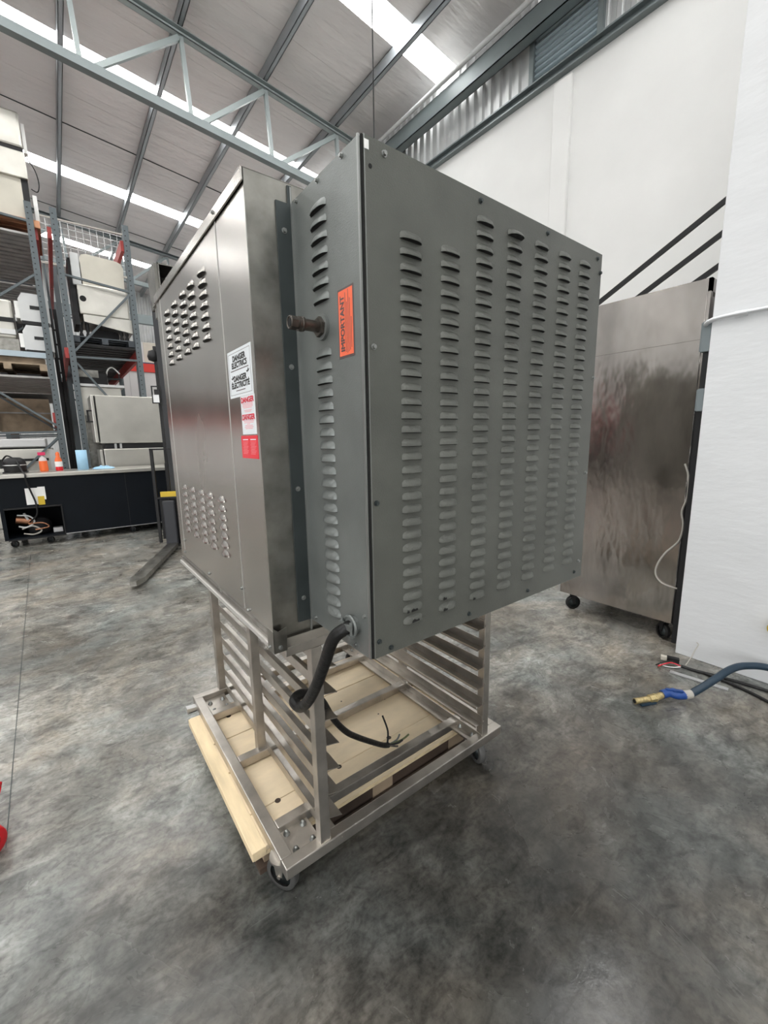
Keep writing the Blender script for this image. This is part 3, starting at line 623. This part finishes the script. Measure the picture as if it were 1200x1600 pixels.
cpz = MB(); cpz.cyl((-1.02, 6.4, .34), (-.86, 6.4, .30), .05, 16); cpz.cyl((-.93, 6.36, .42), (-.90, 6.36, .33), .014, 10, mi=1); cpz.build('filter_drier', [COPPER, WHITEP], bn)
for k, pts in enumerate((((-1.0, 6.36, .40), (-.88, 6.33, .38), (-.84, 6.33, .30), (-.92, 6.33, .24), (-1.0, 6.33, .26)), ((-.96, 6.34, .16), (-.86, 6.32, .14), (-.78, 6.32, .18), (-.86, 6.33, .25), (-.97, 6.33, .22)), ((-.9, 6.33, .28), (-.76, 6.32, .28), (-.70, 6.32, .22), (-.84, 6.31, .20)))):
    MB().tube(pts, .010, 8).build('pipe', (WHITEP, GREYC, COPPER)[k], bn)
MB().box(-.66, 6.36, .13, -.56, 6.46, .19).build('terminal_box', ALU, bn)
for x, y in ((-1.06, 6.31), (-.70, 6.33), (.25, 6.35), (1.7, 6.35), (-1.0, 6.85), (1.7, 6.85)): caster(x, y, 60, r=.045, parent=bn, ztop=.10, M=RUBBER, fm=DARK)
pp = thing('notice_papers', 'white papers with a yellow note taped to the black counter front', 'papers', (-.78, 6.249, .53))
bx('sheet', (-.880, 6.246, .535, -.735, 6.249, .745), PAPER, pp); bx('sheet', (-.755, 6.245, .59, -.680, 6.248, .755), PAPER, pp); bx('note', (-.765, 6.243, .525, -.698, 6.245, .635), YELP, pp, label='yellow note')
tag(MB().tube([(-1.1, 6.7, 1.05), (-1.02, 6.6, 1.15), (-.93, 6.5, 1.08), (-.88, 6.35, .96), (-.85, 6.20, .92), (-.85, 6.19, .85), (-.82, 6.22, .70), (-.79, 6.22, .55), (-.80, 6.24, .40), (-.88, 6.30, .31)], .010, 8).build('power_lead', DARK), 'black lead trailing over the counter edge down to the compressor bay', 'lead')
kt = thing('compressor_unit', 'squat black compressor unit sitting on the counter worktop', 'compressor', (-.96, 6.6, .93))
mb = MB(); mb.lathe((-.955, 6.6, .93), [(0, 0), (.10, 0), (.115, .02), (.118, .12), (.105, .17), (.06, .195), (0, .20)], 24); mb.build('shell', DARK, kt)
MB().ring((-.955, 6.6, 1.03), Z, .119, .006).build('band', ALU, kt); bx('foot', (-1.08, 6.5, .93, -.83, 6.7, .945), DARK, kt)
MB().box(-1.10, 6.56, .99, -1.06, 6.64, 1.08).build('relay_box', DARK, kt)
sb = thing('spray_bottle', 'clear spray bottle with orange liquid and red cap on the counter', 'bottle', (-.665, 6.6, .93))
mb = MB(); mb.lathe((-.665, 6.6, .93), [(0, 0), (.045, 0), (.048, .02), (.046, .14)], 20); mb.build('liquid', ORP, sb)
mb = MB(); mb.lathe((-.665, 6.6, 1.07), [(.046, 0), (.040, .03), (.018, .06), (.016, .08), (0, .08)], 20); mb.build('shoulder', CLEAR, sb)
MB().box(-.71, 6.57, 1.145, -.63, 6.62, 1.185).build('trigger_cap', mat('crimson_cap', (.7, .03, .12), .4), sb)
sb = thing('sauce_bottle', 'orange and red squeeze bottle with white label on the counter', 'bottle', (-.50, 6.6, .93))
mb = MB(); mb.lathe((-.50, 6.6, .93), [(0, 0), (.040, 0), (.042, .015), (.041, .10)], 20); mb.lathe((-.50, 6.6, .93), [(.041, .10), (.040, .15), (.022, .19), (.020, .20)], 20, mi=1); mb.build('body', [REDP, ORP], sb)
mb = MB(); mb.lathe((-.50, 6.6, 1.13), [(.024, 0), (.024, .03), (.014, .05), (.0, .055)], 14); mb.build('cap', ORP, sb)
MB().lathe((-.50, 6.6, .985), [(.0425, 0), (.0425, .07)], 20).build('label', PAPER, sb)
rl = MB(); rl.lathe((-.235, 6.6, .93), [(.02, .0), (.065, 0), (.065, .27), (.02, .27), (.02, 0)], 24); tag(rl.build('paper_roll', LBLUE), 'upright pale blue paper roll standing on the counter', 'paper roll')
cl = MB(); n = 14
vs = [(-.13+.27*i/n-.0, 6.52+.14*j/8, .932+.045*max(0, math.sin(math.pi*i/n))**.6*max(0, math.sin(math.pi*j/8))**.5*(.6+.5*math.sin(i*1.7+j*1.1))) for j in range(9) for i in range(n+1)]
cl.add(vs, [(j*(n+1)+i, j*(n+1)+i+1, (j+1)*(n+1)+i+1, (j+1)*(n+1)+i) for j in range(8) for i in range(n)], 0, True)
tag(cl.build('cleaning_cloth', LBLUE), 'crumpled pale blue cloth beside the paper roll on the counter', 'cloth')

# ============================================================ MACHINES BEHIND THE BENCH
mo = thing('stainless_oven_unit', 'large pale stainless machine standing behind the counter, nearer half of a stack', 'machine', (.45, 7.4, 0))
bx('upper_cabinet', (.04, 7.12, 1.285, 1.15, 7.78, 2.005), STEELL, mo, bevel=.012)
bx('door_edge', (-.015, 7.10, 1.30, .025, 7.74, 2.000), STEELL, mo, bevel=.006); bx('door_gap', (.02, 7.11, 1.31, .042, 7.7, 1.99), BLACK, mo)
hd = MB(); hd.bar((-.07, 7.12, 1.62), (-.07, 7.12, 1.78), .02, .025); hd.bar((-.07, 7.12, 1.77), (0, 7.12, 1.77), .02, .02); hd.bar((-.10, 7.12, 1.61), (0, 7.12, 1.61), .02, .02); hd.build('handle', DARK, mo)
bx('burner_gap', (.10, 7.16, 1.20, 1.1, 7.74, 1.285), DARK, mo); bx('lower_cabinet', (.07, 7.12, .10, 1.15, 7.78, 1.20), STEELL, mo, bevel=.010)
bx('side_board', (.02, 7.10, .10, .055, 7.7, 1.19), STEELL, mo, bevel=.004); bx('plinth', (.10, 7.16, 0, 1.1, 7.74, .10), DARK, mo)
for x in (.22, .29): bx('burner_pipe', (x, 7.13, 1.205, x+.03, 7.16, 1.28), ALU, mo)
bm_ = thing('boxed_machine', 'tall pale stainless machine behind the left side of the oven stack', 'machine', (.2, 8.2, 0))
bx('body', (-.10, 8.05, .0, .50, 8.6, 2.22), STEELL, bm_, bevel=.01); bx('panel', (-.06, 8.03, .3, .44, 8.05, 1.75), STEELB, bm_); bx('top_plate', (-.12, 8.0, 2.22, .55, 8.65, 2.26), ALU, bm_)

# ============================================================ STORAGE RACKS
def storage_rack(label, xl, xr, ys, ztop, beams, braces, decks):
    t = thing('storage_rack', label, 'rack', (xl, ys[0], 0))
    for yi, y in enumerate(ys):
        for x in (xl, xr):
            p = MB(); p.box(x-.042, y, 0, x+.042, y+.07, ztop-.0)
            if yi == 0:
                z = .9
                while z < ztop-.05: p.box(x-.020, y-.001, z, x-.002, y+.001, z+.014, 1); z += .0762
            p.build('post', [POST, BLACK], t)
        for k, (a, b) in enumerate(braces):
            MB().bar((xl+.04 if a[0] == 0 else xr-.04, y+.03, a[1]), (xl+.04 if b[0] == 0 else xr-.04, y+.03, b[1]), .03, .04, up=(0, 1, 0)).build('brace', POST, t)
    for x, z, M in beams:
        for y0, y1 in zip(ys, ys[1:]): MB().box(x-.025, y0+.07, z-.08, x+.025, y1, z+.08).build('beam', M, t)
    for z, n, M in decks:
        for y0, y1 in zip(ys, ys[1:]):
            mb = MB(); st = (y1-y0-.1)/n
            for k in range(n): mb.box(xl+.03, y0+.08+k*st, z, xr-.03, y0+.08+k*st+st*.62, z+.03)
            mb.box(xl+.0, y0+.2, z+.03, xr-.0, y1-.05, z+.045, 1)
            mb.build('slatted_deck', [M, WOODD], t)
    return t
LA, RA, LB, RB = -1.42, -.415, -.12, .82
storage_rack('left storage rack of blue-grey uprights stacked with timber and white appliances', LA, RA, (7.9, 10.6, 13.3), 4.80,
    [(LA, 4.40, ORNG), (RA+.05, 4.40, RED), (LA, 2.34, RED), (RA, 2.34, RED), (LA, 1.95, RED), (RA-.05, 1.70, RED)], [((0, 3.04), (1, 3.80)), ((0, 2.30), (1, 1.58)), ((0, 1.46), (1, 1.48)), ((1, 1.40), (0, .45)), ((0, 4.6), (1, 4.54))], [(4.36, 14, SLAT), (2.30, 14, SLAT)])
storage_rack('right storage rack of blue-grey uprights with red beams behind the counter', LB, RB, (7.9, 10.6, 13.3), 4.80,
    [(LB-.075, 4.46, RED), (RB-.06, 4.50, RED), (LB-.07, 2.72, RED), (RB, 2.78, RED)], [((0, 3.88), (1, 3.78)), ((1, 3.74), (0, 2.75)), ((0, 2.66), (1, 2.68)), ((0, 2.57), (1, 1.35))], [(2.86, 12, DARK)])
# left rack: load
def pallet(x0, y0, z, x1, y1, lab, M=WOODB):
    t = thing('storage_pallet', lab, 'pallet', ((x0+x1)/2, (y0+y1)/2, z))
    for k in range(6):
        a = y0+(y1-y0)*k/6; MB().box(x0, a, z+.08, x1, a+(y1-y0)/6*.72, z+.10).build('deck_board', M, t)
    for k in range(3):
        a = x0+(x1-x0-.09)*k/2; MB().box(a, y0, z, a+.09, y1, z+.08).build('bearer', M, t)
pallet(-1.40, 7.92, 4.47, -.30, 9.1, 'orange-tinged wooden pallet on the top shelf of the left rack', mat('orange_timber', (.50, .24, .13), .6, var=.25, vscale=4))
pallet(-1.40, 7.92, 2.41, -.47, 9.1, 'old timber pallet on the middle shelf of the left rack')
pallet(-.08, 7.98, 2.905, .78, 9.0, 'dark pallet under the cream-backed machine on the right rack', mat('blue_black_timber', (.05, .06, .07), .6, var=.3))
tm = thing('stacked_oven', 'large stainless oven unit on top of the left rack', 'oven', (-.9, 8.4, 4.58))
bx('upper_body', (-1.45, 7.95, 5.52, -.37, 8.9, 5.985), STEELL, tm, bevel=.03); bx('joint', (-1.44, 7.97, 5.47, -.38, 8.88, 5.52), DARK, tm)
bx('lower_body', (-1.45, 7.95, 5.12, -.36, 8.9, 5.47), STEELL, tm, bevel=.01); bx('base', (-1.44, 8.0, 4.58, -.45, 8.85, 5.12), CREAM, tm); bx('leg', (-.45, 8.0, 4.58, -.37, 8.1, 5.12), DARK, tm)
bx('rear_trunk', (-.34, 8.02, 4.60, -.29, 8.12, 4.95), PAPER, tm); bx('rear_trunk', (-.36, 8.02, 5.5, -.32, 8.12, 5.88), PAPER, tm)
MB().tube([(-.36, 8.0, 5.45), (-.27, 8.0, 5.3), (-.24, 8.0, 5.12), (-.27, 8.0, 5.0), (-.34, 8.0, 5.02)], .008, 6).build('cable', DARK, tm)
for (z0, z1, lab) in ((3.14, 3.53, 'white appliance with a chamfered corner, the upper of two on the left rack'), (2.72, 3.07, 'white appliance with a chamfered corner, the lower of two on the left rack')):
    t = thing('white_appliance', lab, 'appliance', (-.5, 8.0, z0), 'white appliances on the left rack')
    mb = MB(); hh = z1-z0; mb.prism([(0, .0), (.34, 0), (.34, hh), (.05, hh), (0, hh-.09)], (-.69, 7.99, z0), X, Z, Y, .5); mb.build('case', WHITEP, t, bevel=.01)
    bx('control_panel', (-.57, 7.982, z0+hh*.45, -.44, 7.99, z0+hh*.58), DARK, t); bx('side_plate', (-.75, 8.0, z0+.03, -.70, 8.4, z1-.12), PAPER, t); bx('base_gap', (-.69, 7.985, z0-.05, -.36, 8.45, z0), DARK, t)
t = thing('slicing_machine', 'grey metal machine left of the white appliances on the left rack', 'machine', (-1.1, 8.1, 2.7))
bx('body', (-1.38, 8.02, 2.86, -.78, 8.6, 3.42), STEELL, t, bevel=.03); bx('slot', (-1.38, 8.0, 3.10, -.78, 8.02, 3.16), DARK, t); bx('rail', (-1.38, 7.98, 2.92, -.78, 8.02, 2.99), ALU, t); bx('base', (-1.38, 8.0, 2.62, -.76, 8.6, 2.86), STEELB, t)
tag(bx('cross_shelf', (-1.38, 7.93, 2.60, -.46, 7.99, 2.68), mat('pale_blue_bar', (.42, .50, .56), .4)), 'pale blue-grey bar under the white appliances', 'bar')
bx('timber_load', (-1.38, 8.02, 2.515, -.48, 8.9, 2.60), WOODB); tag(bpy.data.objects['timber_load'], 'brown boards stacked on the pallet of the left rack', 'boards')
t = thing('long_counter_unit', 'low stainless unit on the floor under the left rack', 'machine', (-1.0, 8.1, 0))
bx('lower_body', (-1.38, 8.0, 0, -.55, 8.9, 1.22), STEELL, t, bevel=.01); bx('lid', (-1.38, 7.98, 1.24, -.62, 8.9, 1.38), ALU, t, bevel=.02); bx('shadow_gap', (-1.36, 8.01, 1.22, -.6, 8.85, 1.24), BLACK, t); bx('control_panel', (-.60, 7.99, .3, -.48, 8.0, 1.2), ALU, t)
bx('slot', (-1.38, 7.995, 1.03, -.62, 8.0, 1.07), BLACK, t)
t = thing('dark_machinery', 'dark machinery in the second bay of the left rack', 'machine', (-1, 11, 2.4))
bx('body', (-1.35, 10.75, 2.35, -.5, 12.6, 3.7), DARK, t); bx('rail', (-1.35, 10.72, 2.8, -.5, 10.75, 2.9), ALU, t); bx('rail', (-1.35, 10.72, 3.2, -.5, 10.75, 3.25), ALU, t)
t = thing('board_stack', 'brown boards stacked in the second bay under the left rack deck', 'boards', (-1, 11.5, 1.5)); bx('boards', (-1.36, 10.7, 1.55, -.52, 12.8, 2.2), WOODB, t); bx('strap', (-1.36, 10.69, 1.9, -.52, 10.7, 1.93), SLAT, t)
t = thing('blue_black_load', 'blue-black load seen through the top slats of the left rack', 'crate', (-1, 11.5, 4.42)); bx('crate', (-1.35, 10.75, 4.42, -.5, 12.8, 5.0), mat('blue_black', (.03, .05, .08), .6), t)
t = thing('dark_stand', 'black stand between the two storage racks', 'stand', (-.27, 9, 0))
for x in (-.345, -.275): bx('leg', (x, 9.0, 0, x+.05, 9.05, 3.6), DARK, t)
for k in range(12): bx('rung', (-.345, 9.01, .6+k*.24, -.225, 9.04, .63+k*.24), DARK, t)
bx('back_board', (-.335, 9.2, 0, -.23, 9.24, 2.4), DARK, t)
# right rack: load
m2 = thing('cream_backed_machine', 'catering machine with cream back panel and round port on the right rack', 'machine', (.4, 8.3, 3.0))
mb = MB(); prof = [(.16, 3.82), (.72, 3.80), (.735, 4.17), (.70, 4.235), (.65, 4.255), (.24, 4.28), (.18, 4.26), (.155, 4.21)]
mb.prism([(a, b) for a, b in prof], (0, 8.06, 0), X, Z, Y, .7); mb.build('back_panel', CREAM, m2, bevel=.01)
bx('column', (.02, 8.05, 3.80, .135, 8.75, 4.275), WHITEP, m2, bevel=.008); bx('body', (.06, 8.05, 3.36, .765, 8.75, 3.83), STEELL, m2, bevel=.02)
mb = MB(); mb.prism([(.10, 3.36), (.10, 3.25), (.78, 3.14), (.78, 3.36)], (0, 8.05, 0), X, Z, Y, .65); mb.build('lower_body', STEELL, m2)
MB().cyl((.125, 8.045, 3.60), (.125, 8.06, 3.60), .045, 20).build('port', BLACK, m2)
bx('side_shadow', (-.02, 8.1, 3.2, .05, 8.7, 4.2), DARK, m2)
for x in (.05, .14, .62, .70): MB().lathe((x, 8.15, 3.01), [(0, 0), (.035, 0), (.03, .05), (.018, .08), (.03, .12), (.03, .24)], 10).build('foot', DARK, m2)
bx('undertray', (.22, 8.3, 3.01, .6, 8.75, 3.18), DARK, m2)
t = thing('dark_oven', 'dark machine lying on the stack under the right rack deck', 'machine', (.25, 8.7, 2.26))
bx('body', (-.09, 8.3, 2.262, .35, 8.62, 2.50), DARK, t, bevel=.03); bx('lid', (-.07, 8.28, 2.40, .22, 8.3, 2.52), STEELB, t); MB().tube([(.36, 8.4, 2.27), (.34, 8.4, 2.4), (.37, 8.4, 2.55), (.45, 8.4, 2.6), (.55, 8.4, 2.5)], .012, 6).build('hose', PAPER, t)
mp_ = thing('mesh_panel', 'white wire mesh panel high behind the right rack', 'mesh panel', (.5, 11, 5.2))
mb = MB()
for k in range(13): mb.bar((-.27+k*.125, 11, 5.0), (-.27+k*.125, 11, 5.85), .008, .008, up=(0, 1, 0))
for k in range(8): mb.bar((-.27, 11, 5.0+k*.12), (1.23, 11, 4.97+k*.12), .008, .008, up=(0, 1, 0))
o = mb.build('wire_grid', ALU, mp_); 
bx('frame_bar', (-.3, 10.98, 5.84, 1.25, 11.02, 5.87), GREYC, mp_); bx('frame_bar', (-.3, 10.98, 4.95, 1.25, 11.02, 4.99), GREYC, mp_)
bx('support_post', (-.28, 10.99, 0, -.24, 11.03, 5.85), POST, mp_); bx('support_post', (1.20, 10.99, 0, 1.24, 11.03, 5.85), POST, mp_)

# ============================================================ COLD ROOM AND BACKGROUND
cr = thing('cold_room', 'white panelled cold room with a bright red fascia beyond the racks', 'cold room', (3, 13, 0))
mb = MB(); mb.box(.45, 13.45, 0, 5.0, 16, 3.30)
for k in range(5): mb.box(.45+k*.9, 13.44, 0, .46+k*.9, 13.45, 3.3, 1)
mb.build('wall_panel', [COLDW, ALU], cr); bx('fascia', (.45, 13.40, 3.27, 5.0, 13.46, 3.50), REDB, cr)
bx('roof_panel', (.45, 13.46, 3.30, 5.0, 16, 3.46), COLDW, cr)
cr = thing('red_topped_cabinet', 'white cabinet with a red band behind the left rack', 'cabinet', (-2.5, 14, 0))
bx('body', (-10, 13.8, 0, -1.5, 15, 1.85), COLDW, cr); bx('band', (-10, 13.77, 1.78, -1.42, 13.8, 1.96), REDB, cr)  # stretched far left, out of view, to give the steel a red reflection
bc = thing('beige_box', 'beige box on top of the cold room', 'box', (2.2, 13.8, 3.46))
bx('case', (1.80, 13.6, 3.56, 2.6, 14.2, 4.12), CREAM, bc, bevel=.01); bx('side', (1.72, 13.6, 3.56, 1.80, 14.2, 4.12), WHITEP, bc); bx('pallet', (1.72, 13.6, 3.46, 2.6, 14.2, 3.56), mat('blue_black2', (.03, .05, .12), .6), bc)
tag(bx('cross_beam', (-12, 19.5, 6.0, 5.4, 19.7, 6.35), BLUEG), 'long blue-grey beam crossing the far wall', 'beam')

# ============================================================ PALLET STACKER
fk = thing('pallet_stacker', 'black pallet stacker with one fork tine on the floor left of the oven', 'forklift', (.50, 4.86, 0), rotz=R(-23.6))
# own frame: x to its left-right, -y towards the tine tip
def F(n, d, M, bevel=0.): return bx(n, d, M, fk, bevel)
mb = MB(); mb.prism([(-.055, 0), (.055, 0), (.055, -1.35), (.02, -1.47), (-.035, -1.47), (-.055, -1.40)], (0, 0, .035), X, Y, Z, .045); mb.build('fork_tine', STEELB, fk, bevel=.004)
mb = MB(); mb.prism([(-.055, 0), (.055, 0), (.055, -1.35), (.02, -1.47), (-.035, -1.47), (-.055, -1.40)], (.56, 0, .035), X, Y, Z, .045); mb.build('fork_tine', STEELB, fk, bevel=.004)
mb = MB(); mb.box(-.075, -.02, .03, .06, .03, .60); mb.build('fork_shank', mat('shank_grey', (.028, .030, .036), .5), fk, bevel=.015)
F('fork_shank', (.50, -.02, .03, .62, .03, .60), DARK, .01)
for x in (-.165, .70): F('backrest_post', (x, .03, .08, x+.035, .06, 1.22), DARK, .005)
for z in (.62, 1.20): F('backrest_bar', (-.165, .03, z, .735, .055, z+.02), DARK)
F('carriage', (-.12, .06, .12, .66, .10, .60), DARK); F('carriage_plate', (-.10, .05, .62, .1, .09, .70), YELP)
for x in (-.0, .42): F('mast_post', (x, .13, .03, x+.10, .24, 3.1), mat('mast_grey', (.014, .015, .018), .5), .006)
F('mast_rail', (-.05, .20, .03, -.02, .26, 2.4), DARK)
F('lift_chain', (.20, .12, .3, .24, .14, 2.9), DARK); F('mast_head', (-.0, .13, 3.05, .52, .24, 3.12), DARK)
F('drive_body', (-.10, .35, .12, .66, .95, 1.05), DARK, .03); F('cover', (-.08, .33, .70, .64, .36, .95), YELP, .01)
for x in (.02, .54): MB().cyl((x-.03, .75, .09), (x+.03, .75, .09), .09, 20).build('wheel', RUBBER, fk)
for x in (.0, .52): MB().cyl((x-.03, .13, .045), (x+.03, .13, .045), .045, 16).build('wheel', RUBBER, fk)
MB().lathe((-.05, .2, 2.22), [(0, 0), (.055, .02), (.065, .06), (.05, .12), (0, .14)], 14).build('beacon', DARK, fk)
mb = MB(); 
for a in ((-.09, 1.74, -.078, 1.94), (-.012, 1.74, 0, 1.94), (-.09, 1.928, 0, 1.94), (-.09, 1.74, 0, 1.752)): mb.box(a[0], .1, a[1], a[2], .115, a[3])
mb.box(-.078, .105, 1.752, -.012, .112, 1.84, 1); mb.box(-.06, .100, 1.84, -.01, .112, 1.90, 0); mb.build('mirror', [DARK, ALU], fk)

for o in list(bpy.data.objects):
    if o.name.startswith('tmp'): bpy.data.objects.remove(o)
